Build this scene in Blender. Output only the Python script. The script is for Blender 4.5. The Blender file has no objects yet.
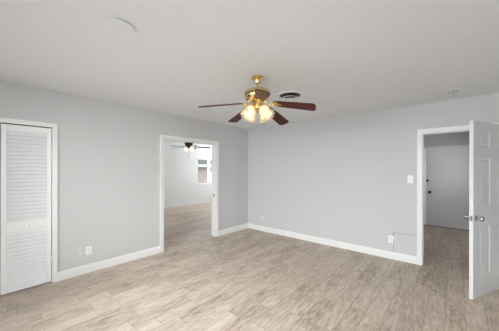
import bpy, bmesh, math, random
from mathutils import Vector, Matrix
random.seed(7)
C = bpy.context.scene
COL = C.collection
PI = math.pi

# ------------------------------------------------------------------ camera
F_PX = 237.18
yaw, pitch, roll = 0.712839, 0.0, 0.0020875
cp = Vector((3.86776, -4.41961, 1.44352))
Fv = Vector((-math.sin(yaw)*math.cos(pitch), math.cos(yaw)*math.cos(pitch), math.sin(pitch)))
Rv = Vector((math.cos(yaw), math.sin(yaw), 0))
Uv = Rv.cross(Fv)
R2 = Rv*math.cos(roll) + Uv*math.sin(roll)
U2 = -Rv*math.sin(roll) + Uv*math.cos(roll)
cam_data = bpy.data.cameras.new('camera')
cam_data.sensor_width = 36.0
cam_data.lens = F_PX/499*36
cam_data.shift_y = 3.927/499          # level camera, lens raised a little
cam_data.clip_start = 0.05
cam = bpy.data.objects.new('camera', cam_data)
COL.objects.link(cam)
m = Matrix.Identity(4)
for i in range(3):
    m[i][0], m[i][1], m[i][2], m[i][3] = R2[i], U2[i], -Fv[i], cp[i]
cam.matrix_world = m
C.camera = cam

# ------------------------------------------------------------------ exposure, sky, daylight
C.view_settings.view_transform = 'Standard'
C.view_settings.look = 'None'
C.view_settings.gamma = 1.0
C.view_settings.use_curve_mapping = False
C.view_settings.exposure = -0.02

world = bpy.data.worlds.new('overcast_sky')
C.world = world
world.use_nodes = True
bg = world.node_tree.nodes['Background']
bg.inputs['Color'].default_value = (0.95, 0.965, 1.0, 1)
bg.inputs['Strength'].default_value = 5.6


def daylight(name, loc, rot, sx, sy, watts, col=(1.0, 0.98, 0.96), spread=PI):
    l = bpy.data.lights.new(name, 'AREA')
    l.shape = 'RECTANGLE'
    l.size, l.size_y = sx, sy
    l.energy = watts
    l.color = col
    l.spread = spread
    o = bpy.data.objects.new(name, l)
    o.location = loc
    o.rotation_euler = rot
    COL.objects.link(o)
    return o


# patio lamp is sky daylight; right, north and hall lamps fill through added windows
SKY = (0.97, 0.97, 0.985)
daylight('patio_daylight', (2.5, -6.35, 2.30), (math.radians(90-32), 0, 0), 3.4, 1.8, 415, SKY)
daylight('right_fill_lamp', (7.5, -4.0, 2.05), (0, math.radians(90-12), 0), 1.2, 3.0, 150, SKY)  # added lamp, lifts the room's right side and the left wall
daylight('north_fill_lamp', (-3.3, 4.75, 1.25), (-math.radians(90+28), 0, 0), 1.6, 1.1, 350, SKY)  # added lamp, tilted up to brighten the next room's far wall
daylight('hall_fill_lamp', (5.50, 1.9, 1.15), (0, math.radians(90+25), 0), 1.0, 1.5, 52, (1.0, 0.965, 0.92))  # added lamp, brightens the hall and its entry door


# ------------------------------------------------------------------ node helpers and materials
class NT:
    def __init__(self, name):
        self.m = bpy.data.materials.new(name)
        self.m.use_nodes = True
        self.t = self.m.node_tree
        self.b = self.t.nodes['Principled BSDF']
        self.out = self.t.nodes['Material Output']

    def n(self, kind, **kw):
        x = self.t.nodes.new(kind)
        for k, v in kw.items():
            setattr(x, k, v)
        return x

    def l(self, a, b):
        self.t.links.new(a, b)

    def put(self, sock, v):
        if hasattr(v, 'is_output'):
            self.l(v, sock)
        else:
            sock.default_value = v

    def math(self, op, a, b=0.0, c=0.0):
        x = self.n('ShaderNodeMath', operation=op)
        self.put(x.inputs[0], a)
        self.put(x.inputs[1], b)
        self.put(x.inputs[2], c)
        return x.outputs[0]

    def xyz(self, x, y, z):
        c = self.n('ShaderNodeCombineXYZ')
        for i, v in enumerate((x, y, z)):
            self.put(c.inputs[i], v)
        return c.outputs[0]

    def mix(self, f, a, b, mode='MIX'):
        x = self.n('ShaderNodeMix', data_type='RGBA', blend_type=mode)
        self.put(x.inputs[0], f)
        self.put(x.inputs[6], a)
        self.put(x.inputs[7], b)
        return x.outputs[2]

    def ramp(self, f, stops):
        x = self.n('ShaderNodeValToRGB')
        e = x.color_ramp.elements
        while len(e) < len(stops):
            e.new(0.5)
        for i, (p, c) in enumerate(stops):
            e[i].position = p
            e[i].color = (*c, 1)
        self.l(f, x.inputs[0])
        return x.outputs[0]

    def noise(self, vec, scale, detail=3, rough=0.5):
        x = self.n('ShaderNodeTexNoise')
        x.inputs['Scale'].default_value = scale
        x.inputs['Detail'].default_value = detail
        x.inputs['Roughness'].default_value = rough
        self.l(vec, x.inputs['Vector'])
        return x.outputs['Fac']

    def bump(self, h, strength, dist):
        x = self.n('ShaderNodeBump')
        x.inputs['Strength'].default_value = strength
        x.inputs['Distance'].default_value = dist
        self.l(h, x.inputs['Height'])
        self.l(x.outputs[0], self.b.inputs['Normal'])


def plain(name, col, rough=0.5, metal=0.0, bump=0.0, scale=120, vary=0.03, spec=0.5):
    """A paint, metal or plastic with a faint procedural unevenness."""
    k = NT(name)
    tc = k.n('ShaderNodeTexCoord').outputs['Object']
    f = k.noise(tc, scale*0.15, 2)
    lo = tuple(c*(1-vary) for c in col)
    hi = tuple(min(1, c*(1+vary)) for c in col)
    k.l(k.ramp(f, [(0.3, lo), (0.7, hi)]), k.b.inputs['Base Color'])
    k.b.inputs['Roughness'].default_value = rough
    k.b.inputs['Metallic'].default_value = metal
    k.b.inputs['Specular IOR Level'].default_value = spec
    if bump:
        k.bump(k.noise(tc, scale, 3), bump, 0.002)
    return k.m


def floor_material():
    k = NT('wood_look_plank_tile')
    g = k.n('ShaderNodeTexCoord').outputs['Object']
    s = k.n('ShaderNodeSeparateXYZ')
    k.l(g, s.inputs[0])
    x, y = s.outputs[0], s.outputs[1]
    W, L = 0.152, 0.61
    rx = k.math('DIVIDE', x, W)
    row = k.math('FLOOR', rx)
    fx = k.math('SUBTRACT', rx, row)
    wn = k.n('ShaderNodeTexWhiteNoise', noise_dimensions='1D')
    k.l(row, wn.inputs['W'])
    ry = k.math('ADD', k.math('DIVIDE', y, L), wn.outputs[0])
    idx = k.math('FLOOR', ry)
    fy = k.math('SUBTRACT', ry, idx)
    wp = k.n('ShaderNodeTexWhiteNoise', noise_dimensions='2D')
    k.l(k.xyz(row, idx, 0), wp.inputs['Vector'])
    rnd = wp.outputs['Value']
    wc = k.n('ShaderNodeSeparateXYZ')
    k.l(wp.outputs['Color'], wc.inputs[0])
    # distances to the joints, in metres
    ex = k.math('MULTIPLY', k.math('SUBTRACT', 0.5, k.math('ABSOLUTE', k.math('SUBTRACT', fx, 0.5))), W)
    ey = k.math('MULTIPLY', k.math('SUBTRACT', 0.5, k.math('ABSOLUTE', k.math('SUBTRACT', fy, 0.5))), L)
    joint = k.math('MULTIPLY', k.math('LESS_THAN', k.math('MINIMUM', ex, ey), 0.0016), 0.85)
    shift = k.math('MULTIPLY', rnd, 37.0)
    v1 = k.xyz(k.math('ADD', k.math('MULTIPLY', x, 13.0), shift), k.math('ADD', k.math('MULTIPLY', y, 2.6), shift), wc.outputs[1])
    cloud = k.noise(v1, 2.4, 5, 0.66)
    v2 = k.xyz(k.math('ADD', k.math('MULTIPLY', x, 60.0), shift), k.math('ADD', k.math('MULTIPLY', y, 3.0), shift), shift)
    grain = k.noise(v2, 1.0, 4, 0.6)
    tone = k.math('ADD', k.math('MULTIPLY', rnd, 0.15), k.math('ADD', k.math('MULTIPLY', cloud, 0.82), k.math('MULTIPLY', grain, 0.20)))
    col = k.ramp(tone, [(0.38, FLOOR[0]), (0.50, FLOOR[1]), (0.62, FLOOR[2]), (0.78, FLOOR[3])])
    warm = k.mix(k.math('MULTIPLY', wc.outputs[2], 0.35), col, (1.0, 0.90, 0.82, 1), 'MULTIPLY')
    final = k.mix(joint, warm, (0.20, 0.165, 0.135, 1))
    k.l(final, k.b.inputs['Base Color'])
    k.l(k.math('ADD', 0.40, k.math('MULTIPLY', grain, 0.16)), k.b.inputs['Roughness'])
    k.b.inputs['Specular IOR Level'].default_value = 0.35
    h = k.math('SUBTRACT', k.math('MULTIPLY', grain, 0.3), joint)
    k.bump(h, 0.25, 0.0015)
    return k.m


FLOOR = [(0.305, 0.240, 0.188), (0.470, 0.385, 0.310), (0.590, 0.500, 0.415), (0.700, 0.610, 0.520)]


def wood_material(name, a, b, rough=0.3):
    k = NT(name)
    tc = k.n('ShaderNodeTexCoord').outputs['Object']
    mp = k.n('ShaderNodeMapping')
    mp.inputs['Scale'].default_value = (3, 40, 40)
    k.l(tc, mp.inputs[0])
    f = k.noise(mp.outputs[0], 1.5, 4, 0.6)
    k.l(k.ramp(f, [(0.3, a), (0.7, b)]), k.b.inputs['Base Color'])
    k.b.inputs['Roughness'].default_value = rough
    k.b.inputs['Specular IOR Level'].default_value = 0.2
    return k.m


def brass_material():
    k = NT('polished_brass')
    tc = k.n('ShaderNodeTexCoord').outputs['Object']
    f = k.noise(tc, 9, 3)
    k.l(k.ramp(f, [(0.3, (0.66, 0.49, 0.22)), (0.7, (0.86, 0.70, 0.40))]), k.b.inputs['Base Color'])
    k.b.inputs['Metallic'].default_value = 1.0
    k.b.inputs['Roughness'].default_value = 0.22
    return k.m


def shade_material(name, tint, clear):
    k = NT(name)
    tc = k.n('ShaderNodeTexCoord').outputs['Object']
    f = k.noise(tc, 60, 2)
    tr = k.n('ShaderNodeBsdfTranslucent')
    tr.inputs[0].default_value = (*tint, 1)
    df = k.n('ShaderNodeBsdfDiffuse')
    df.inputs[0].default_value = (*tint, 1)
    gl = k.n('ShaderNodeBsdfGlossy')
    gl.inputs['Roughness'].default_value = 0.15
    tp = k.n('ShaderNodeBsdfTransparent')
    a = k.n('ShaderNodeMixShader')
    a.inputs[0].default_value = 0.35
    k.l(tr.outputs[0], a.inputs[1])
    k.l(df.outputs[0], a.inputs[2])
    b = k.n('ShaderNodeMixShader')
    b.inputs[0].default_value = 0.10
    k.l(a.outputs[0], b.inputs[1])
    k.l(gl.outputs[0], b.inputs[2])
    c = k.n('ShaderNodeMixShader')
    k.l(k.math('MULTIPLY', f, clear*2), c.inputs[0])
    k.l(b.outputs[0], c.inputs[1])
    k.l(tp.outputs[0], c.inputs[2])
    k.l(c.outputs[0], k.out.inputs[0])
    return k.m


def glass_material():
    k = NT('window_glass')
    tp = k.n('ShaderNodeBsdfTransparent')
    tp.inputs[0].default_value = (0.96, 0.98, 0.98, 1)
    gl = k.n('ShaderNodeBsdfGlossy')
    gl.inputs['Roughness'].default_value = 0.02
    fr = k.n('ShaderNodeFresnel')
    fr.inputs[0].default_value = 1.45
    mx = k.n('ShaderNodeMixShader')
    k.l(fr.outputs[0], mx.inputs[0])
    k.l(tp.outputs[0], mx.inputs[1])
    k.l(gl.outputs[0], mx.inputs[2])
    k.l(mx.outputs[0], k.out.inputs[0])
    return k.m


def bulb_material(name, col, strength):
    k = NT(name)
    k.b.inputs['Base Color'].default_value = (1, 1, 1, 1)
    k.b.inputs['Emission Color'].default_value = (*col, 1)
    k.b.inputs['Emission Strength'].default_value = strength
    return k.m


def leaf_material():
    k = NT('dark_foliage')
    tc = k.n('ShaderNodeTexCoord').outputs['Object']
    f = k.noise(tc, 3, 5, 0.7)
    k.l(k.ramp(f, [(0.3, (0.010, 0.018, 0.010)), (0.7, (0.035, 0.05, 0.026))]), k.b.inputs['Base Color'])
    k.b.inputs['Roughness'].default_value = 0.8
    return k.m


M = dict(
    wall=plain('grey_wall_paint', (0.615, 0.610, 0.610), 0.7, bump=0.10, scale=220, vary=0.012, spec=0.3),
    room=plain('pale_wall_paint', (0.82, 0.825, 0.83), 0.7, bump=0.08, scale=220, vary=0.012, spec=0.3),
    ceil=plain('flat_ceiling_paint', (0.845, 0.86, 0.875), 0.85, bump=0.12, scale=160, vary=0.012, spec=0.2),
    trim=plain('white_gloss_trim_paint', (0.84, 0.835, 0.825), 0.35, vary=0.01),
    door=plain('white_door_paint', (0.76, 0.765, 0.77), 0.4, bump=0.04, scale=80, vary=0.012),
    louv=plain('white_louvre_paint', (0.89, 0.89, 0.89), 0.45, vary=0.01),
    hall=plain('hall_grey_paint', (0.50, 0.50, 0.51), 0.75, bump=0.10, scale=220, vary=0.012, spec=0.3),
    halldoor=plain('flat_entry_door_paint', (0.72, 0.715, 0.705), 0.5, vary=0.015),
    plate=plain('white_plastic', (0.86, 0.86, 0.85), 0.35, vary=0.01),
    grey=plain('painted_over_plate', (0.64, 0.64, 0.645), 0.6, vary=0.01),
    plate2=plain('off_white_plastic', (0.72, 0.72, 0.72), 0.5, vary=0.01),
    wire=plain('grey_cable_jacket', (0.42, 0.42, 0.42), 0.5),
    slot=plain('dark_slot', (0.03, 0.03, 0.03), 0.6),
    black=plain('matt_black_metal', (0.012, 0.012, 0.013), 0.5),
    bronze=plain('dark_bronze', (0.035, 0.028, 0.024), 0.35, metal=0.6),
    chrome=plain('brushed_chrome', (0.50, 0.50, 0.51), 0.22, metal=1.0),
    dark=plain('closet_shade_tone', (0.10, 0.10, 0.10), 0.9),  # walls coloured dark so the gaps round the leaves look shaded
    brass=brass_material(),
    floor=floor_material(),
    blade=wood_material('cherry_blade_wood', (0.052, 0.013, 0.009), (0.11, 0.030, 0.019), 0.45),
    blade2=wood_material('walnut_blade_wood', (0.075, 0.060, 0.05), (0.14, 0.115, 0.095), 0.4),
    shade=shade_material('ruffled_frosted_glass', (0.84, 0.75, 0.62), 0.30),
    globe=shade_material('opal_glass', (0.98, 0.95, 0.90), 0.08),
    bulb=bulb_material('warm_bulb', (1.0, 0.80, 0.52), 1.6),
    bulb2=bulb_material('warm_white_bulb', (1.0, 0.88, 0.70), 4.0),
    glass=glass_material(),
    fascia=plain('weathered_white_fascia', (0.40, 0.41, 0.41), 0.8, vary=0.04),
    stucco=plain('pinkish_stucco', (0.24, 0.205, 0.19), 0.9, bump=0.2, scale=60, vary=0.05),
    roof=plain('dark_roof_shingle', (0.030, 0.032, 0.035), 0.9, bump=0.3, scale=30, vary=0.2),
    soil=plain('pale_concrete_yard', (0.30, 0.29, 0.275), 0.9, vary=0.1),
    leaf=leaf_material(),
    bark=plain('tree_bark', (0.10, 0.07, 0.05), 0.9, bump=0.4, scale=40, vary=0.2),
)


# ------------------------------------------------------------------ mesh helpers
def obj(name, bm, mat, parent=None, smooth=False, bevel=0.0):
    if bevel:
        bmesh.ops.bevel(bm, geom=list(bm.edges), offset=bevel, segments=2, affect='EDGES', profile=0.6)
    bmesh.ops.recalc_face_normals(bm, faces=bm.faces)
    me = bpy.data.meshes.new(name)
    bm.to_mesh(me)
    bm.free()
    me.materials.append(mat)
    if smooth:
        for p in me.polygons:
            p.use_smooth = True
        if hasattr(me, 'set_sharp_from_angle'):
            me.set_sharp_from_angle(angle=math.radians(40))
    o = bpy.data.objects.new(name, me)
    COL.objects.link(o)
    if parent:
        o.parent = parent
    return o


def box(bm, x0, x1, y0, y1, z0, z1, mtx=None):
    v = [bm.verts.new((x, y, z)) for x in (x0, x1) for y in (y0, y1) for z in (z0, z1)]
    if mtx:
        for q in v:
            q.co = mtx @ q.co
    for f in ((0, 1, 3, 2), (4, 6, 7, 5), (0, 4, 5, 1), (2, 3, 7, 6), (0, 2, 6, 4), (1, 5, 7, 3)):
        bm.faces.new([v[i] for i in f])
    return v


def boxes(*bs):
    bm = bmesh.new()
    for b in bs:
        box(bm, *b)
    return bm


def lathe(bm, prof, n=32, mtx=None, wave=0, amp=0.0):
    """Revolve (r, z) points round z; wave/amp scallop the rim progressively."""
    rings = []
    N = len(prof)
    for i, (r, z) in enumerate(prof):
        if r < 1e-6:
            q = bm.verts.new((0, 0, z))
            if mtx:
                q.co = mtx @ q.co
            rings.append([q])
            continue
        ring = []
        for k in range(n):
            a = 2*PI*k/n
            rr = r*(1 + (amp*(i/(N-1))**1.5*math.cos(wave*a) if wave else 0))
            q = bm.verts.new((rr*math.cos(a), rr*math.sin(a), z))
            if mtx:
                q.co = mtx @ q.co
            ring.append(q)
        rings.append(ring)
    for a, b in zip(rings, rings[1:]):
        for k in range(n):
            k2 = (k+1) % n
            if len(a) == 1 and len(b) == 1:
                continue
            if len(a) == 1:
                bm.faces.new((a[0], b[k], b[k2]))
            elif len(b) == 1:
                bm.faces.new((a[k], b[0], a[k2]))
            else:
                bm.faces.new((a[k], b[k], b[k2], a[k2]))
    return bm


def tube(bm, pts, r, n=8):
    pts = [Vector(p) for p in pts]
    prev = None
    for i, p in enumerate(pts):
        d = (pts[min(i+1, len(pts)-1)] - pts[max(i-1, 0)]).normalized()
        a = d.cross(Vector((0, 0, 1)))
        if a.length < 1e-3:
            a = d.cross(Vector((1, 0, 0)))
        a.normalize()
        b = d.cross(a)
        rr = r[i] if isinstance(r, (list, tuple)) else r
        ring = [bm.verts.new(p + a*rr*math.cos(2*PI*k/n) + b*rr*math.sin(2*PI*k/n)) for k in range(n)]
        if prev:
            for k in range(n):
                bm.faces.new((prev[k], prev[(k+1) % n], ring[(k+1) % n], ring[k]))
        else:
            bm.faces.new(ring)
        prev = ring
    bm.faces.new(prev)
    return bm


def prism(bm, outline, z0, z1, mtx=None):
    """Extrude a closed outline [(x, y)] between z0 and z1."""
    lo = [bm.verts.new((x, y, z0)) for x, y in outline]
    hi = [bm.verts.new((x, y, z1)) for x, y in outline]
    if mtx:
        for q in lo + hi:
            q.co = mtx @ q.co
    bm.faces.new(lo)
    bm.faces.new(hi)
    n = len(outline)
    for i in range(n):
        j = (i+1) % n
        bm.faces.new((lo[i], lo[j], hi[j], hi[i]))


def tag(o, label, cat, group=None, kind=None):
    o['label'] = label
    o['category'] = cat
    if group:
        o['group'] = group
    if kind:
        o['kind'] = kind
    return o


def thing(name, label, cat, loc, rotz=0.0, group=None, kind=None):
    o = bpy.data.objects.new(name, None)
    o.empty_display_size = 0.1
    COL.objects.link(o)
    o.location = loc
    o.rotation_euler = (0, 0, rotz)
    return tag(o, label, cat, group, kind)


def struct(name, bm, mat, label, cat, bevel=0.0):
    o = obj(name, bm, mat, None, bevel=bevel)
    return tag(o, label, cat, kind='structure')


H = 2.44
T = 0.115           # wall thickness

# ------------------------------------------------------------------ room shell
struct('floor', boxes((-4.40, 5.14, -5.50, 4.30, -0.10, 0.0)), M['floor'],
       'beige wood look plank floor running through every room', 'floor')
struct('ceiling', boxes((-4.40, 5.14, -5.50, 4.30, H, H+0.1)), M['ceil'],
       'flat off white painted ceiling above the empty room', 'ceiling')

CL0, CL1, CLH = -4.70, -3.779, 1.970          # closet opening (y, y, head)
DW0, DW1, DWH = -2.250, -1.056, 1.976        # doorway to the next room
RD0, RD1, RDH = 3.502, 4.416, 1.991          # door to the hall
J = 0.016                                    # jamb lining

struct('wall_left', boxes(
    (-T, 0, -5.36, CL0-J, 0, H), (-T, 0, CL0-J, CL1+J, CLH+J, H),
    (-T, 0, CL1+J, DW0-J, 0, H), (-T, 0, DW0-J, DW1+J, DWH+J, H), (-T, 0, DW1+J, 0, 0, H)),
    M['wall'], 'grey painted wall holding the louvred closet and the open doorway', 'wall')
struct('wall_back', boxes(
    (-T, RD0-J, 0, T, 0, H), (RD0-J, RD1+J, 0, T, RDH+J, H), (RD1+J, 5.14, 0, T, 0, H)),
    M['wall'], 'grey painted wall holding the light switch and the hall door', 'wall')
struct('wall_right', boxes((5.0, 5.14, -5.36, -4.9, 0, H), (5.0, 5.14, -3.1, 0, 0, H), (5.0, 5.14, -4.9, -3.1, 0, 0.85), (5.0, 5.14, -4.9, -3.1, 2.08, H)), M['wall'],
       'plain grey wall behind the open white door', 'wall')
PX0, PX1, PZ0, PZ1 = 0.90, 4.50, 0.16, 2.10     # patio window in the wall behind the viewer
struct('wall_front', boxes(
    (-T, PX0, -5.50, -5.36, 0, H), (PX1, 5.14, -5.50, -5.36, 0, H),
    (PX0, PX1, -5.50, -5.36, 0, PZ0), (PX0, PX1, -5.50, -5.36, PZ1, H)),
    M['wall'], 'grey wall with a wide patio window facing the hall door', 'wall')

# closet interior
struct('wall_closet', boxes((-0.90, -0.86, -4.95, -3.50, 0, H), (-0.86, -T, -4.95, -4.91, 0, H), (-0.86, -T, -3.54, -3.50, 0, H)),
       M['dark'], 'closet interior walls darkened for shade behind the louvred door', 'wall')

# next room, seen through the doorway
WY0, WY1, WZ0, WZ1 = 1.60, 2.96, 0.80, 1.90
struct('wall_west', boxes(
    (-4.34, -4.20, -3.34, WY0, 0, H), (-4.34, -4.20, WY1, 4.30, 0, H),
    (-4.34, -4.20, WY0, WY1, 0, WZ0), (-4.34, -4.20, WY0, WY1, WZ1, H)),
    M['room'], 'bright white far wall of the next room around its window', 'wall')
SX0, SX1, SZ0, SZ1 = -4.0, -2.5, 1.0, 2.1
struct('wall_south', boxes(
    (-4.20, SX0, -3.34, -3.20, 0, H), (SX1, -T, -3.34, -3.20, 0, H),
    (SX0, SX1, -3.34, -3.20, 0, SZ0), (SX0, SX1, -3.34, -3.20, SZ1, H)),
    M['room'], 'white side wall of the next room with an added window', 'wall')
NX0, NX1, NZ0, NZ1 = -4.0, -2.5, 1.0, 2.1
struct('wall_north', boxes((-4.20, NX0, 4.16, 4.30, 0, H), (NX1, 0, 4.16, 4.30, 0, H), (NX0, NX1, 4.16, 4.30, 0, NZ0), (NX0, NX1, 4.16, 4.30, NZ1, H), (-T, 0, T, 4.16, 0, H)), M['room'],
       'white end wall of the next room beyond the doorway', 'wall')

# hall behind the open door
HY = 3.25
ED0, ED1, EDH = 3.285, 4.20, 1.995
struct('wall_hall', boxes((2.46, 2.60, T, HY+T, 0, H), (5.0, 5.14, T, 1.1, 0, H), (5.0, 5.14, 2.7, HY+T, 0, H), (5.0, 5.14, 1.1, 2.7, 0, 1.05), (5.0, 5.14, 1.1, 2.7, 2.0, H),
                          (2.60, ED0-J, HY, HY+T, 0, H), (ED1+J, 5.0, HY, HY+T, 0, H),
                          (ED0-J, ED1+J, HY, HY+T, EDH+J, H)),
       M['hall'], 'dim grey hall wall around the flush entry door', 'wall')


# ------------------------------------------------------------------ trim and baseboards
def base_profile_x(bm, x0, x1, y, s):
    """Baseboard along x against a wall face at y; s = +1/-1 room side."""
    prof = [(0, 0), (0.016, 0), (0.016, 0.088), (0.011, 0.102), (0.006, 0.112), (0, 0.115)]
    a = [bm.verts.new((x0, y+s*d, z)) for d, z in prof]
    b = [bm.verts.new((x1, y+s*d, z)) for d, z in prof]
    n = len(prof)
    bm.faces.new(a)
    bm.faces.new(b)
    for i in range(n):
        bm.faces.new((a[i], a[(i+1) % n], b[(i+1) % n], b[i]))


def base_profile_y(bm, y0, y1, x, s):
    k = len(bm.verts)
    base_profile_x(bm, y0, y1, 0, 1)
    bm.verts.ensure_lookup_table()
    for v in list(bm.verts)[k:]:
        v.co = Vector((x + s*v.co.y, v.co.x, v.co.z))


CW = 0.066          # casing width
bm = bmesh.new()
base_profile_y(bm, CL1+0.050, DW0-CW, 0, 1)
struct('baseboard_left', bm, M['trim'], 'white baseboard between the louvred closet and the open doorway', 'baseboard')
bm = bmesh.new()
base_profile_y(bm, DW1+CW, 0, 0, 1)
struct('baseboard_corner', bm, M['trim'], 'short white baseboard from the open doorway to the room corner', 'baseboard')
bm = bmesh.new()
base_profile_x(bm, 0, RD0-CW, 0, -1)
struct('baseboard_back', bm, M['trim'], 'long white baseboard from the room corner to the hall door', 'baseboard')
bm = bmesh.new()
base_profile_x(bm, RD1+CW, 5.0, 0, -1)
base_profile_y(bm, -5.36, 0, 5.0, -1)
struct('baseboard_right', bm, M['trim'], 'white baseboard behind the open white door', 'baseboard')
bm = bmesh.new()
base_profile_y(bm, -3.20, 4.16, -4.20, 1)
struct('baseboard_west', bm, M['trim'], 'white baseboard along the far wall of the next room', 'baseboard')
bm = bmesh.new()
base_profile_x(bm, 0.0, 5.0, -5.36, 1)
struct('baseboard_front', bm, M['trim'], 'white baseboard under the wide patio window', 'baseboard')


def casing_frame(bm, a0, a1, head, cw, place, top=None):
    """Door casing with an inner bead: stepped section, both legs and the head. place(u, d, z) -> point; d = out of the wall."""
    top = top or cw
    sec = [(0.0, 0.009), (0.008, 0.012), (cw-0.018, 0.014), (cw-0.014, 0.019), (cw, 0.019)]

    def slab(u0, u1, z0, z1, d):
        pts = [place(u, dd, z) for u in (u0, u1) for dd in (0, d) for z in (z0, z1)]
        v = [bm.verts.new(p) for p in pts]
        for f in ((0, 1, 3, 2), (4, 6, 7, 5), (0, 4, 5, 1), (2, 3, 7, 6), (0, 2, 6, 4), (1, 5, 7, 3)):
            bm.faces.new([v[i] for i in f])
    for w0, w1, d in ((0, 0.012, 0.010), (0.012, cw-0.020, 0.014), (cw-0.020, cw, 0.020)):
        s = top/cw
        slab(a0-w1, a0-w0, 0, head+w0*s, d)
        slab(a1+w0, a1+w1, 0, head+w0*s, d)
        slab(a0-w1, a1+w1, head+w0*s, head+w1*s, d)


def jamb(bm, a0, a1, head, place, d0, d1, stop=None):
    def slab(u0, u1, z0, z1, e0, e1):
        v = [bm.verts.new(place(u, d, z)) for u in (u0, u1) for d in (e0, e1) for z in (z0, z1)]
        for f in ((0, 1, 3, 2), (4, 6, 7, 5), (0, 4, 5, 1), (2, 3, 7, 6), (0, 2, 6, 4), (1, 5, 7, 3)):
            bm.faces.new([v[i] for i in f])
    slab(a0-J, a0, 0, head, d0, d1)
    slab(a1, a1+J, 0, head, d0, d1)
    slab(a0-J, a1+J, head, head+J, d0, d1)
    if stop:
        s0, s1 = stop
        slab(a0, a0+0.011, 0, head, s0, s1)
        slab(a1-0.011, a1, 0, head, s0, s1)
        slab(a0+0.011, a1-0.011, head-0.011, head, s0, s1)


left = lambda u, d, z: Vector((d, u, z))
back = lambda u, d, z: Vector((u, -d, z))

# closet casing
tr1 = thing('trim_1', 'white casing framing the louvred closet door', 'door frame', (0, CL1, 0), kind='structure')


def kid(name, bm, mat, parent, smooth=False, bevel=0.0):
    """A part given in world coordinates, parented to a thing that stands at its own base."""
    mi = (Matrix.Translation(parent.location) @ parent.rotation_euler.to_matrix().to_4x4()).inverted()
    bm.transform(mi)
    return obj(name, bm, mat, parent, smooth, bevel)


bm = bmesh.new()
casing_frame(bm, CL0, CL1, CLH, 0.050, left)
kid('casing', bm, M['trim'], tr1)
bm = bmesh.new()
jamb(bm, CL0, CL1, CLH, left, -T, 0.0)
kid('jamb', bm, M['trim'], tr1)
kid('door_track', boxes((-0.045, -0.022, CL0+0.002, CL1-0.002, CLH-0.006, CLH)), M['slot'], tr1)

# doorway casing with strike plate on its far jamb
tr2 = thing('trim_2', 'white casing around the open doorway to the next room', 'door frame', (0, DW1, 0), kind='structure')
bm = bmesh.new()
casing_frame(bm, DW0, DW1, DWH, 0.070, left)
casing_frame(bm, DW0, DW1, DWH, 0.070, lambda u, d, z: Vector((-T-d, u, z)))
kid('casing', bm, M['trim'], tr2)
bm = bmesh.new()
jamb(bm, DW0, DW1, DWH, left, -T, 0.0)
kid('jamb', bm, M['trim'], tr2)
kid('strike_plate', boxes((-0.062, -0.036, DW1-0.002, DW1+0.001, 0.855, 0.915)), M['slot'], tr2)

# hall door casing
tr3 = thing('trim_3', 'white casing around the hall door opening beside the switch', 'door frame', (RD0, 0, 0), kind='structure')
bm = bmesh.new()
casing_frame(bm, RD0, RD1, RDH, CW, back)
kid('casing', bm, M['trim'], tr3)
bm = bmesh.new()
jamb(bm, RD0, RD1, RDH, back, -T, 0.0, stop=(-0.085, -0.045))
kid('jamb', bm, M['trim'], tr3)
kid('strike_plate', boxes((RD0-0.001, RD0+0.002, 0.008, 0.036, 0.87, 0.93)), M['chrome'], tr3)

# entry door casing in the hall
tr4 = thing('trim_4', 'plain grey casing around the entry door across the hall', 'door frame', (ED0, HY, 0), kind='structure')
bm = bmesh.new()
casing_frame(bm, ED0, ED1, EDH, 0.045, lambda u, d, z: Vector((u, HY-d, z)))
kid('casing', bm, M['halldoor'], tr4)
bm = bmesh.new()
jamb(bm, ED0, ED1, EDH, lambda u, d, z: Vector((u, HY-d, z)), -T, 0.0)
kid('jamb', bm, M['halldoor'], tr4)


# ------------------------------------------------------------------ windows
def window_y(name, label, x, y0, y1, z0, z1, split, inward):
    """A sliding window in a wall whose thickness runs along x."""
    r = thing(name, label, 'window', (x, (y0+y1)/2, z0), kind='structure')
    f = 0.045
    kid('window_frame', boxes((x-0.05, x+0.05, y0, y0+f, z0, z1), (x-0.05, x+0.05, y1-f, y1, z0, z1),
                              (x-0.05, x+0.05, y0+f, y1-f, z0, z0+f), (x-0.05, x+0.05, y0+f, y1-f, z1-f, z1),
                              (x-0.04, x+0.04, split-0.055, split+0.055, z0+f, z1-f)), M['trim'], r)
    kid('pane', boxes((x-0.004, x+0.004, y0+f, split-0.055, z0+f, z1-f)), M['glass'], r)
    kid('pane', boxes((x-0.004, x+0.004, split+0.055, y1-f, z0+f, z1-f)), M['glass'], r)
    kid('window_sill', boxes((x+0.05*inward, x+0.085*inward, y0-0.02, y1+0.02, z0-0.025, z0)), M['trim'], r)


def window_x(name, label, y, x0, x1, z0, z1):
    r = thing(name, label, 'window', ((x0+x1)/2, y, z0), kind='structure')
    f = 0.05
    c = (x0+x1)/2
    kid('window_frame', boxes((x0, x0+f, y-0.05, y+0.05, z0, z1), (x1-f, x1, y-0.05, y+0.05, z0, z1),
                              (x0+f, x1-f, y-0.05, y+0.05, z0, z0+f), (x0+f, x1-f, y-0.05, y+0.05, z1-f, z1),
                              (c-0.04, c+0.04, y-0.04, y+0.04, z0+f, z1-f)), M['trim'], r)
    kid('pane', boxes((x0+f, c-0.04, y-0.004, y+0.004, z0+f, z1-f)), M['glass'], r)
    kid('pane', boxes((c+0.04, x1-f, y-0.004, y+0.004, z0+f, z1-f)), M['glass'], r)


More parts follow.
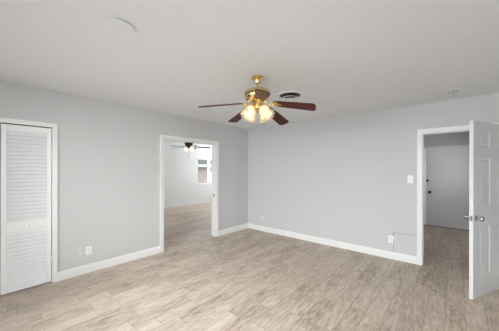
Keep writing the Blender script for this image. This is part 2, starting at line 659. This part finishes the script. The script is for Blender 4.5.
window_y('window_1', 'white framed window in the far wall of the next room', -4.27, WY0, WY1, WZ0, WZ1, 2.266, 1)
window_x('window_2', 'wide white framed patio window opposite the hall door', -5.43, PX0, PX1, PZ0, PZ1)
window_x('added_window_3', 'added unseen white framed window in the side wall of the next room', -3.27, SX0, SX1, SZ0, SZ1)  # unseen window, put in to let light into the next room
window_x('added_window_4', 'added unseen white framed window in the end wall of the next room', 4.23, NX0, NX1, NZ0, NZ1)  # unseen window, placed to light the far wall but not the jamb
window_y('added_window_5', 'added unseen white framed window at the side of the dim hall', 5.07, 1.1, 2.7, 1.05, 2.0, 1.9, -1)  # unseen window, put in to light the hall
window_y('added_window_6', 'added unseen white framed window in the plain wall beyond the open white door', 5.07, -4.9, -3.1, 0.85, 2.08, -4.0, -1)  # unseen window, put in to even out the light on the right

# ------------------------------------------------------------------ bifold louvred closet door
d1 = thing('door_1', 'white louvred bifold closet door with small round knob', 'closet door', (-0.03, CL1, 0), kind='structure')


def bifold_leaf(y0, y1, knob):
    x0, x1 = -0.046, -0.016
    zb, zt = 0.012, CLH-0.012
    rails = ((zb, 0.100), (0.717, 0.825), (1.885, zt))
    st = 0.046
    bm = bmesh.new()
    for a, b in ((y0, y0+st), (y1-st, y1)):
        box(bm, x0, x1, a, b, zb, zt)
    for a, b in rails:
        box(bm, x0, x1, y0+st, y1-st, a, b)
    leaf = kid('door_leaf', bm, M['louv'], d1, bevel=0.0025)
    for nm, a, b in (('lower_louvres', 0.100, 0.717), ('upper_louvres', 0.825, 1.885)):
        n = round((b-a)/0.046)
        p = (b-a)/n
        bm = bmesh.new()
        for i in range(n):
            zc = a + p*(i+0.5)
            mt = Matrix.Translation((-0.031, 0, zc)) @ Matrix.Rotation(math.radians(-31), 4, 'Y')
            box(bm, -0.0035, 0.0035, y0+st-0.004, y1-st+0.004, -0.030, 0.030, mt)
        o = kid(nm, bm, M['louv'], d1)
        mw = o.matrix_basis.copy()
        o.parent = leaf
        o.matrix_basis = mw
    return leaf


leaf_a = bifold_leaf(-4.231, CL1-0.005, True)
leaf_b = bifold_leaf(CL0+0.006, -4.244, False)
bm = lathe(bmesh.new(), [(0, 0.030), (0.009, 0.029), (0.014, 0.023), (0.013, 0.016), (0.006, 0.010), (0.006, 0.003), (0.011, 0.0), (0, 0)], 20,
           Matrix.Translation((-0.0155, -3.985, 0.770)) @ Matrix.Rotation(PI/2, 4, 'Y'))
kn = kid('knob', bm, M['plate'], d1, smooth=True)
kn.parent = leaf_a
for z in (0.30, 1.60):
    hg = kid('hinge', boxes((-0.016, -0.010, CL1-0.022, CL1-0.001, z-0.03, z+0.03)), M['trim'], d1)


# ------------------------------------------------------------------ six panel door, standing open into the room
def panel_door(name, label, hinge, ang, W_, z0, z1, thick, mat):
    """Local frame: x from hinge to free edge, y = thickness (0 = the side that faces the room when shut is y<0)."""
    r = thing(name, label, 'door', (hinge[0], hinge[1], 0), ang, kind='structure')
    st, mul = 0.124, 0.162
    pw = (W_-2*st-mul)/2
    cols = [(st, st+pw), (st+pw+mul, W_-st)]
    rows = [(0.235, 0.805), (1.035, 1.575), (1.700, 1.880)]
    us = [0.0] + [v for c in cols for v in c] + [W_]
    zs = [z0] + [v for c in rows for v in c] + [z1]
    bm = bmesh.new()
    for yside, sgn in ((-thick, -1), (0.0, 1)):
        for i in range(len(us)-1):
            for k in range(len(zs)-1):
                u0, u1, a0, a1 = us[i], us[i+1], zs[k], zs[k+1]
                if i % 2 == 1 and k % 2 == 1:
                    # moulded recess with a raised field in the middle
                    loops = []
                    for ins, dep in ((0, 0), (0.012, 0.009), (0.026, 0.009), (0.048, 0.002)):
                        y = yside - sgn*dep
                        loops.append([bm.verts.new(p) for p in ((u0+ins, y, a0+ins), (u1-ins, y, a0+ins), (u1-ins, y, a1-ins), (u0+ins, y, a1-ins))])
                    for A, B in zip(loops, loops[1:]):
                        for q in range(4):
                            bm.faces.new((A[q], A[(q+1) % 4], B[(q+1) % 4], B[q]))
                    bm.faces.new(loops[-1])
                else:
                    bm.faces.new([bm.verts.new(p) for p in ((u0, yside, a0), (u1, yside, a0), (u1, yside, a1), (u0, yside, a1))])
    for p in (((0, -thick, z0), (0, 0, z0), (0, 0, z1), (0, -thick, z1)), ((W_, -thick, z0), (W_, 0, z0), (W_, 0, z1), (W_, -thick, z1)),
              ((0, -thick, z0), (W_, -thick, z0), (W_, 0, z0), (0, 0, z0)), ((0, -thick, z1), (W_, -thick, z1), (W_, 0, z1), (0, 0, z1))):
        bm.faces.new([bm.verts.new(q) for q in p])
    bmesh.ops.remove_doubles(bm, verts=bm.verts, dist=0.0002)
    leaf = obj('door_leaf', bm, mat, r)
    kz, kx = 0.905, W_-0.062
    for sgn, y in ((1, 0.0), (-1, -thick)):
        mt = Matrix.Translation((kx, y, kz)) @ Matrix.Rotation(-sgn*PI/2, 4, 'X')
        bm = lathe(bmesh.new(), [(0.0, 0.0), (0.033, 0.0), (0.033, 0.005), (0.027, 0.010), (0.013, 0.014), (0.0115, 0.030), (0.013, 0.034),
                                 (0.024, 0.040), (0.0285, 0.050), (0.0285, 0.058), (0.023, 0.066), (0.010, 0.069), (0, 0.069)], 28, mt)
        obj('door_knob', bm, M['chrome'], r, smooth=True)
    lp = boxes((W_-0.001, W_+0.0015, -thick/2-0.012, -thick/2+0.012, kz-0.028, kz+0.028))
    lt = obj('latch_plate', lp, M['chrome'], r)
    obj('latch_bolt', boxes((W_+0.001, W_+0.011, -thick/2-0.006, -thick/2+0.006, kz-0.008, kz+0.008)), M['chrome'], lt)
    for z in (0.22, 1.0, 1.78):
        bm = lathe(bmesh.new(), [(0, -0.045), (0.006, -0.045), (0.006, 0.045), (0, 0.045)], 12, Matrix.Translation((-0.004, 0.004, z)))
        obj('hinge', bm, M['chrome'], r, smooth=True)
    return r


# hinge on the right jamb; shut direction is -x, swung 64.5 degrees into the room
hx, hy = 4.410, -0.004
ang = math.atan2(-0.822-hy, 4.025-hx)
WD = math.hypot(4.025-hx, -0.822-hy)
panel_door('door_2', 'white six panel door standing open with chrome knobs', (hx, hy), ang, WD, 0.008, 1.990, 0.036, M['door'])

# flush entry door across the hall
d3 = thing('door_3', 'flush grey white entry door with deadbolt across the dim hall', 'door', (ED0, HY, 0), kind='structure')
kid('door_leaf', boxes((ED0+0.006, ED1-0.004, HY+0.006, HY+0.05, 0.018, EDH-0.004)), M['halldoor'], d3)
mt = Matrix.Translation((3.336, HY+0.006, 1.166)) @ Matrix.Rotation(PI/2, 4, 'X')
db = kid('deadbolt', lathe(bmesh.new(), [(0, 0), (0.032, 0), (0.032, 0.008), (0.024, 0.014), (0, 0.014)], 24, mt), M['bronze'], d3, smooth=True)
tb = kid('thumb_turn', boxes((3.330, 3.342, HY-0.026, HY-0.008, 1.146, 1.186)), M['bronze'], d3)
tb.parent = db
mt = Matrix.Translation((3.385, HY+0.006, 0.872)) @ Matrix.Rotation(PI/2, 4, 'X')
kid('door_knob', lathe(bmesh.new(), [(0, 0), (0.034, 0), (0.034, 0.006), (0.014, 0.014), (0.013, 0.034), (0.030, 0.046), (0.034, 0.060), (0.026, 0.074), (0, 0.078)], 24, mt),
    M['bronze'], d3, smooth=True)
kid('threshold', boxes((ED0-0.01, ED1+0.01, HY-0.02, HY+T, 0.0, 0.010)), M['slot'], d3)


# ------------------------------------------------------------------ ceiling fans
def lamp(name, parent, loc, watts, col, r=0.02):
    l = bpy.data.lights.new(name, 'POINT')
    l.energy = watts
    l.color = col
    l.shadow_soft_size = r
    o = bpy.data.objects.new(name, l)
    o.parent = parent
    o.location = loc
    COL.objects.link(o)


def blade_outline(r0, r1, w0, w1):
    """Paddle: narrow rounded root, straight flanks, clipped tip corners."""
    c = 0.024
    return [(r0, -w0*0.36), (r0+0.03, -w0*0.5), (r1-c, -w1*0.5), (r1-0.004, -w1*0.5+c*0.9), (r1, -w1*0.22), (r1, w1*0.22),
            (r1-0.004, w1*0.5-c*0.9), (r1-c, w1*0.5), (r0+0.03, w0*0.5), (r0, w0*0.36)]


def fan_blade(parent, a, zr, zt, r0, r1, w0, w1, pitch_deg, blade_mat, iron_mat, r_hub, z_hub):
    droop = math.atan2(zr-zt, r1-r0)
    base = Matrix.Rotation(a, 4, 'Z') @ Matrix.Translation((r0, 0, zr)) @ Matrix.Rotation(droop, 4, 'Y') @ Matrix.Rotation(-math.radians(pitch_deg), 4, 'X') @ Matrix.Translation((-r0, 0, 0))
    bm = bmesh.new()
    prism(bm, blade_outline(r0, r1, w0, w1), -0.003, 0.003, base)
    b = obj('blade', bm, blade_mat, parent)
    # ornate bracket: arm from the hub, then a three fingered plate under the blade root
    bm = bmesh.new()
    p0 = Matrix.Rotation(a, 4, 'Z') @ Vector((r_hub, 0, z_hub))
    p1 = Matrix.Rotation(a, 4, 'Z') @ Vector(((r_hub+r0)/2, 0, min(z_hub, zr)-0.012))
    p2 = base @ Vector((r0+0.01, 0, -0.009))
    tube(bm, [p0, p1, p2], [0.012, 0.010, 0.009], 8)
    plate = [(r0-0.012, -0.018), (r0+0.020, -0.046), (r0+0.045, -0.050), (r0+0.060, -0.036), (r0+0.050, -0.020), (r0+0.085, -0.012), (r0+0.095, 0),
             (r0+0.085, 0.012), (r0+0.050, 0.020), (r0+0.060, 0.036), (r0+0.045, 0.050), (r0+0.020, 0.046), (r0-0.012, 0.018)]
    prism(bm, plate, -0.0085, -0.0030, base)
    for px, py in ((r0+0.042, -0.036), (r0+0.042, 0.036), (r0+0.080, 0.0)):
        lathe(bm, [(0, -0.013), (0.005, -0.012), (0.006, -0.0086), (0, -0.0086)], 10, base @ Matrix.Translation((px, py, 0)))
    obj('blade_iron', bm, iron_mat, b)
    return b


# main fan, polished brass
fan = thing('ceiling_fan', 'brass ceiling fan with dark cherry blades hanging in the main room', 'ceiling fan', (2.251, -2.420, H))
obj('canopy', lathe(bmesh.new(), [(0, 0), (0.074, 0), (0.076, -0.006), (0.070, -0.014), (0.052, -0.022), (0.036, -0.032), (0.033, -0.048), (0.030, -0.060), (0.018, -0.068), (0, -0.070)], 36), M['brass'], fan, smooth=True)
obj('downrod', lathe(bmesh.new(), [(0, -0.062), (0.0125, -0.062), (0.0125, -0.122), (0, -0.122)], 16), M['brass'], fan, smooth=True)
motor = obj('motor_housing', lathe(bmesh.new(), [(0, -0.112), (0.026, -0.113), (0.032, -0.122), (0.060, -0.128), (0.100, -0.136), (0.128, -0.150), (0.140, -0.168), (0.142, -0.176),
                                         (0.136, -0.180), (0.136, -0.206), (0.142, -0.210), (0.140, -0.222), (0.126, -0.240), (0.100, -0.254), (0.060, -0.262), (0, -0.264)], 48), M['brass'], fan, smooth=True)
bm = bmesh.new()
for k in range(24):
    mt = Matrix.Rotation(2*PI*k/24, 4, 'Z') @ Matrix.Translation((0.1362, 0, -0.193))
    box(bm, -0.0015, 0.0012, -0.009, 0.009, -0.010, 0.010, mt)
obj('vent_slots', bm, M['bronze'], motor)
# (angle, tip drop, tip radius) of the five slightly sagging blades
for deg, zt, rt, pt in ((239.5, -0.375, 0.635, 18), (161.0, -0.378, 0.635, 3), (93.8, -0.410, 0.635, 15), (22.0, -0.378, 0.618, 17), (-46.7, -0.356, 0.635, 19)):
    fan_blade(fan, math.radians(deg), -0.298, zt, 0.178, rt, 0.105, 0.136, pt, M['blade'], M['brass'], 0.085, -0.262)
fit = obj('light_fitter', lathe(bmesh.new(), [(0, -0.262), (0.040, -0.264), (0.046, -0.276), (0.034, -0.288), (0.030, -0.296), (0.048, -0.306), (0.060, -0.322), (0.058, -0.338),
                                            (0.040, -0.354), (0.018, -0.364), (0.010, -0.374), (0.012, -0.382), (0, -0.388)], 32), M['brass'], fan, smooth=True)


def tulip(parent, a, tilt, r_at, z_at, mat, bulb_mat, metal, prof, wave, amp, watts, col):
    """Arm, socket cup, glass shade and bulb; the shade's axis leans outward by tilt from straight down."""
    ax = Matrix.Rotation(a, 4, 'Z') @ Matrix.Translation((r_at, 0, z_at)) @ Matrix.Rotation(PI-tilt, 4, 'Y')
    bm = bmesh.new()
    Rz = Matrix.Rotation(a, 4, 'Z')
    tube(bm, [Rz @ Vector((0.045, 0, z_at+0.004)), Rz @ Vector((r_at*0.75, 0, z_at+0.022)), Rz @ Vector((r_at, 0, z_at+0.004))], 0.008, 8)
    lathe(bm, [(0, -0.012), (0.016, -0.012), (0.026, -0.002), (0.028, 0.016), (0, 0.016)], 20, ax)
    obj('lamp_arm', bm, metal, parent, smooth=True)
    s = obj('lamp_shade', lathe(bmesh.new(), prof, 48, ax, wave, amp), mat, parent, smooth=True)
    sol = s.modifiers.new('glass_thickness', 'SOLIDIFY')
    sol.thickness = 0.002
    obj('bulb', lathe(bmesh.new(), [(0, 0.012), (0.010, 0.014), (0.012, 0.030), (0.020, 0.050), (0.022, 0.062), (0.016, 0.078), (0, 0.084)], 16, ax), bulb_mat, s, smooth=True)
    lamp('bulb_light', parent, ax @ Vector((0, 0, 0.10)), watts, col)


tul = [(0.022, 0.008), (0.032, 0.016), (0.045, 0.034), (0.051, 0.056), (0.053, 0.080), (0.058, 0.102), (0.070, 0.122), (0.086, 0.134)]
for k in range(4):
    tulip(fan, math.radians(-51.5+45+90*k), math.radians(34), 0.068, -0.325, M['shade'], M['bulb'], M['brass'], tul, 9, 0.11, 0.38, (1.0, 0.80, 0.55))

# fan in the next room
fan2 = thing('ceiling_fan', 'small dark ceiling fan with lit globes seen through the doorway', 'ceiling fan', (-2.71, 0.150, H))
obj('canopy', lathe(bmesh.new(), [(0, 0), (0.075, 0), (0.078, -0.01), (0.060, -0.035), (0.020, -0.050), (0.016, -0.130), (0, -0.130)], 32), M['trim'], fan2, smooth=True)
obj('motor_housing', lathe(bmesh.new(), [(0, -0.122), (0.10, -0.126), (0.135, -0.138), (0.140, -0.166), (0.128, -0.176), (0.128, -0.206), (0.105, -0.228), (0.060, -0.246), (0, -0.248)], 40), M['black'], fan2, smooth=True)
for k in range(5):
    fan_blade(fan2, math.radians(55.0 - 72*k), -0.262, -0.275, 0.20, 0.69, 0.105, 0.130, 11, M['blade2'], M['brass'], 0.08, -0.240)
obj('light_fitter', lathe(bmesh.new(), [(0, -0.246), (0.040, -0.248), (0.052, -0.261), (0.050, -0.291), (0.030, -0.306), (0, -0.310)], 28), M['bronze'], fan2, smooth=True)
glb = [(0.024, 0.010), (0.040, 0.020), (0.058, 0.042), (0.066, 0.070), (0.060, 0.098), (0.048, 0.112)]
for k in range(4):
    tulip(fan2, math.radians(-35+45+90*k), math.radians(42), 0.085, -0.281, M['globe'], M['bulb2'], M['brass'], glb, 0, 0, 0.7, (1.0, 0.88, 0.70))
bm = bmesh.new()
tube(bm, [(0, 0, -0.306), (0, 0, -0.56)], 0.0022, 6)
lathe(bm, [(0, -0.55), (0.010, -0.56), (0.013, -0.585), (0.008, -0.60), (0, -0.602)], 12)
obj('pull_chain', bm, M['bronze'], fan2)

# ------------------------------------------------------------------ ceiling fittings
v = thing('ceiling_vent', 'round white ceiling vent with a dark gap beside the fan', 'vent', (2.196, -1.660, H))
obj('outer_ring', lathe(bmesh.new(), [(0.185, 0.0), (0.185, -0.006), (0.165, -0.012), (0.142, -0.010), (0.136, 0.0)], 48), M['plate'], v, smooth=True)
obj('throat_shade_disc', lathe(bmesh.new(), [(0, -0.0005), (0.139, -0.0005), (0.139, -0.003), (0, -0.003)], 48), M['black'], v)  # flat black disc paints the shade of the vent's recess
obj('inner_cone', lathe(bmesh.new(), [(0.070, -0.020), (0.105, -0.036), (0.112, -0.046), (0.108, -0.047), (0.068, -0.030)], 48), M['plate'], v, smooth=True)
obj('centre_disc', lathe(bmesh.new(), [(0, -0.048), (0.050, -0.050), (0.086, -0.060), (0.088, -0.064), (0.05, -0.066), (0, -0.067)], 48), M['plate'], v, smooth=True)
bm = bmesh.new()
tube(bm, [(0, 0, -0.002), (0, 0, -0.05)], 0.010, 10)
lathe(bm, [(0.0, -0.024), (0.09, -0.024), (0.09, -0.028), (0.0, -0.028)], 24)
obj('hanger', bm, M['black'], v)

s = thing('smoke_detector', 'bare white smoke detector base on the ceiling above the hall door', 'smoke detector', (3.851, -0.472, H))
obj('mounting_plate', lathe(bmesh.new(), [(0, 0), (0.090, 0), (0.090, -0.004), (0.082, -0.008), (0.060, -0.009), (0, -0.009)], 40), M['ceil'], s, smooth=True)
obj('detector_body', lathe(bmesh.new(), [(0, -0.008), (0.044, -0.008), (0.044, -0.022), (0.034, -0.030), (0, -0.031)], 32), M['plate'], s, smooth=True)
bm = bmesh.new()
for k in range(10):
    mt = Matrix.Rotation(2*PI*k/10, 4, 'Z') @ Matrix.Translation((0.0435, 0, -0.016))
    box(bm, -0.001, 0.0015, -0.009, 0.009, -0.005, 0.005, mt)
box(bm, -0.014, 0.014, -0.010, 0.010, -0.034, -0.0305)
obj('sounder_slot', bm, M['slot'], s)

c = thing('ceiling_cover_plate', 'plain round white cover plate on the bare ceiling above the closet', 'cover plate', (2.118, -3.768, H))
tip = Matrix.Translation((0, 0, -0.0075)) @ Matrix.Rotation(math.radians(4.2), 4, 'Y')     # hangs a little open on one side
obj('cover_disc', lathe(bmesh.new(), [(0, 0.0008), (0.084, 0.0008), (0.085, 0), (0.084, -0.0012), (0.040, -0.002), (0, -0.002)], 40, tip), M['ceil'], c, smooth=True)
obj('gap_shade_disc', lathe(bmesh.new(), [(0, -0.0005), (0.060, -0.0005), (0.060, -0.003), (0, -0.003)], 32), M['slot'], c)  # flat dark disc deepens the shade in the gap behind the cover
obj('screw', lathe(bmesh.new(), [(0, -0.0015), (0.004, -0.002), (0.003, -0.004), (0, -0.0045)], 12, tip), M['ceil'], c)


# ------------------------------------------------------------------ wall plates
def wall_frame(wall, pos):
    """Matrix whose x runs along the wall, y up, z out of it."""
    if wall == 'left':
        return Matrix.Translation((0, pos[0], pos[1])) @ Matrix(((0, 0, 1, 0), (1, 0, 0, 0), (0, 1, 0, 0), (0, 0, 0, 1)))
    if wall == 'back':
        return Matrix.Translation((pos[0], 0, pos[1])) @ Matrix(((1, 0, 0, 0), (0, 0, -1, 0), (0, 1, 0, 0), (0, 0, 0, 1)))
    return Matrix.Translation((-4.20, pos[0], pos[1])) @ Matrix(((0, 0, 1, 0), (1, 0, 0, 0), (0, 1, 0, 0), (0, 0, 0, 1)))


def plate_root(name, label, cat, wall, pos, group=None):
    r = bpy.data.objects.new(name, None)
    COL.objects.link(r)
    r.matrix_world = wall_frame(wall, pos)
    return tag(r, label, cat, group)


def cover(parent, w, h, mat):
    bm = bmesh.new()
    box(bm, -w/2, w/2, -h/2, h/2, 0, 0.006)
    return obj('cover_plate', bm, mat, parent, bevel=0.002)


def outlet(label, wall, pos, mat, w=0.072, h=0.116, name='wall_outlet'):
    r = plate_root(name, label, 'outlet', wall, pos)
    cover(r, w, h, mat)
    for s_ in (1, -1):
        bm = bmesh.new()
        box(bm, -0.017, 0.017, s_*0.024-0.014, s_*0.024+0.014, 0.005, 0.0085)
        f = obj('socket', bm, mat, r, bevel=0.001)
        obj('slots', boxes((-0.008, -0.0055, s_*0.024-0.004, s_*0.024+0.007, 0.008, 0.0089), (0.0055, 0.008, s_*0.024-0.004, s_*0.024+0.007, 0.008, 0.0089),
                           (-0.003, 0.003, s_*0.024-0.010, s_*0.024-0.005, 0.008, 0.0089)), M['slot'], f)
    obj('screw', lathe(bmesh.new(), [(0, 0.0072), (0.003, 0.0070), (0.003, 0.005), (0, 0.005)], 10), M['chrome'], r)
    return r


outlet('white duplex outlet low on the grey wall beside the closet', 'left', (-3.382, 0.305), M['plate'])
bp = plate_root('blank_plate', 'grey painted blank plate low on the wall near the closet', 'wall plate', 'left', (-3.485, 0.322))
cover(bp, 0.074, 0.118, M['grey'])
obj('screw', lathe(bmesh.new(), [(0, 0.0085), (0.003, 0.008), (0.003, 0.006), (0, 0.006)], 10, Matrix.Translation((0, 0.042, 0))), M['grey'], bp)
outlet('small pale outlet low on the wall beside the room corner', 'back', (0.442, 0.300), M['plate2'], 0.070, 0.112)
outlet('white outlet under the thin cable beside the hall door', 'back', (3.093, 0.314), M['plate'], 0.078, 0.122)
outlet('small white outlet low on the far wall of the next room', 'west', (0.36, 0.27), M['plate'])

sw = plate_root('light_switch', 'white toggle light switch on the grey wall beside the hall door', 'light switch', 'back', (3.351, 1.297))
cover(sw, 0.078, 0.120, M['plate'])
obj('toggle_slot', boxes((-0.006, 0.006, -0.013, 0.013, 0.0055, 0.0066)), M['grey'], sw)
bm = bmesh.new()
box(bm, -0.004, 0.004, -0.006, 0.006, 0.0, 0.014, Matrix.Translation((0, 0, 0.006)) @ Matrix.Rotation(math.radians(-30), 4, 'X'))
obj('toggle', bm, M['plate'], sw)
for yy in (0.030, -0.030):
    obj('screw', lathe(bmesh.new(), [(0, 0.0078), (0.003, 0.0074), (0.003, 0.006), (0, 0.006)], 10, Matrix.Translation((0, yy, 0))), M['chrome'], sw)

bm = bmesh.new()
tube(bm, [(3.128, -0.005, 0.115), (3.126, -0.005, 0.200), (3.124, -0.005, 0.300), (3.122, -0.005, 0.425), (3.127, -0.005, 0.434), (3.160, -0.005, 0.436), (3.30, -0.005, 0.433), (3.435, -0.005, 0.436)], 0.0045, 8)
tag(obj('cable', bm, M['wire'], None, smooth=True), 'thin grey cable running along the wall to the hall door casing', 'cable')

# ------------------------------------------------------------------ outside the far window
struct('ground', boxes((-24, 16, -14, 22, -0.75, -0.65)), M['soil'], 'pale paved yard outside the far window', 'ground')
hs = thing('neighbour_house', 'pinkish stucco house with dark roof outside the far window', 'house', (-11.5, 6.5, -0.65))
kid('wall', boxes((-15.5, -11.5, 3.2, 11.0, -0.65, 1.72)), M['stucco'], hs)
bm = bmesh.new()
prism(bm, [(-16.0, 1.72), (-11.0, 1.72), (-11.0, 1.82), (-13.5, 2.75), (-16.0, 1.82)], 2.9, 11.3, Matrix(((1, 0, 0, 0), (0, 0, 1, 0), (0, 1, 0, 0), (0, 0, 0, 1))))
kid('roof', bm, M['roof'], hs)
kid('fascia', boxes((-11.0, -10.96, 2.9, 11.3, 1.64, 1.82)), M['fascia'], hs)
for y0 in (5.9, 8.4):
    w = kid('window_frame', boxes((-11.5, -11.44, y0, y0+0.9, 0.35, 1.25)), M['trim'], hs)
    p = kid('pane', boxes((-11.44, -11.43, y0+0.07, y0+0.83, 0.42, 1.18)), M['slot'], hs)
    p.parent = w


def tree(loc, h, r, label):
    t = thing('bushy_tree', label, 'tree', loc)
    bm = bmesh.new()
    tube(bm, [(0, 0, 0), (0.04, 0, h*0.35), (0, 0.03, h*0.7)], [0.13, 0.10, 0.05], 10)
    obj('trunk', bm, M['bark'], t, smooth=True)
    bm = bmesh.new()
    for k in range(900):
        d = Vector((random.gauss(0, 1), random.gauss(0, 1), random.gauss(0, 1))).normalized()
        rr = random.uniform(0.55, 1.0)
        p = Vector((d.x*r*rr, d.y*r*rr, h*0.68 + d.z*h*0.34*rr))
        n = Vector((random.gauss(0, 1), random.gauss(0, 1), random.gauss(0, 1))).normalized()
        a = n.orthogonal().normalized()*random.uniform(0.10, 0.2)
        b = n.cross(a).normalized()*random.uniform(0.06, 0.12)
        bm.faces.new([bm.verts.new(p+q) for q in (-a, b, a, -b)])
    obj('foliage', bm, M['leaf'], t)


tree((-9.6, 4.35, -0.65), 3.1, 0.55, 'dark bushy tree before the stucco house outside the far window')
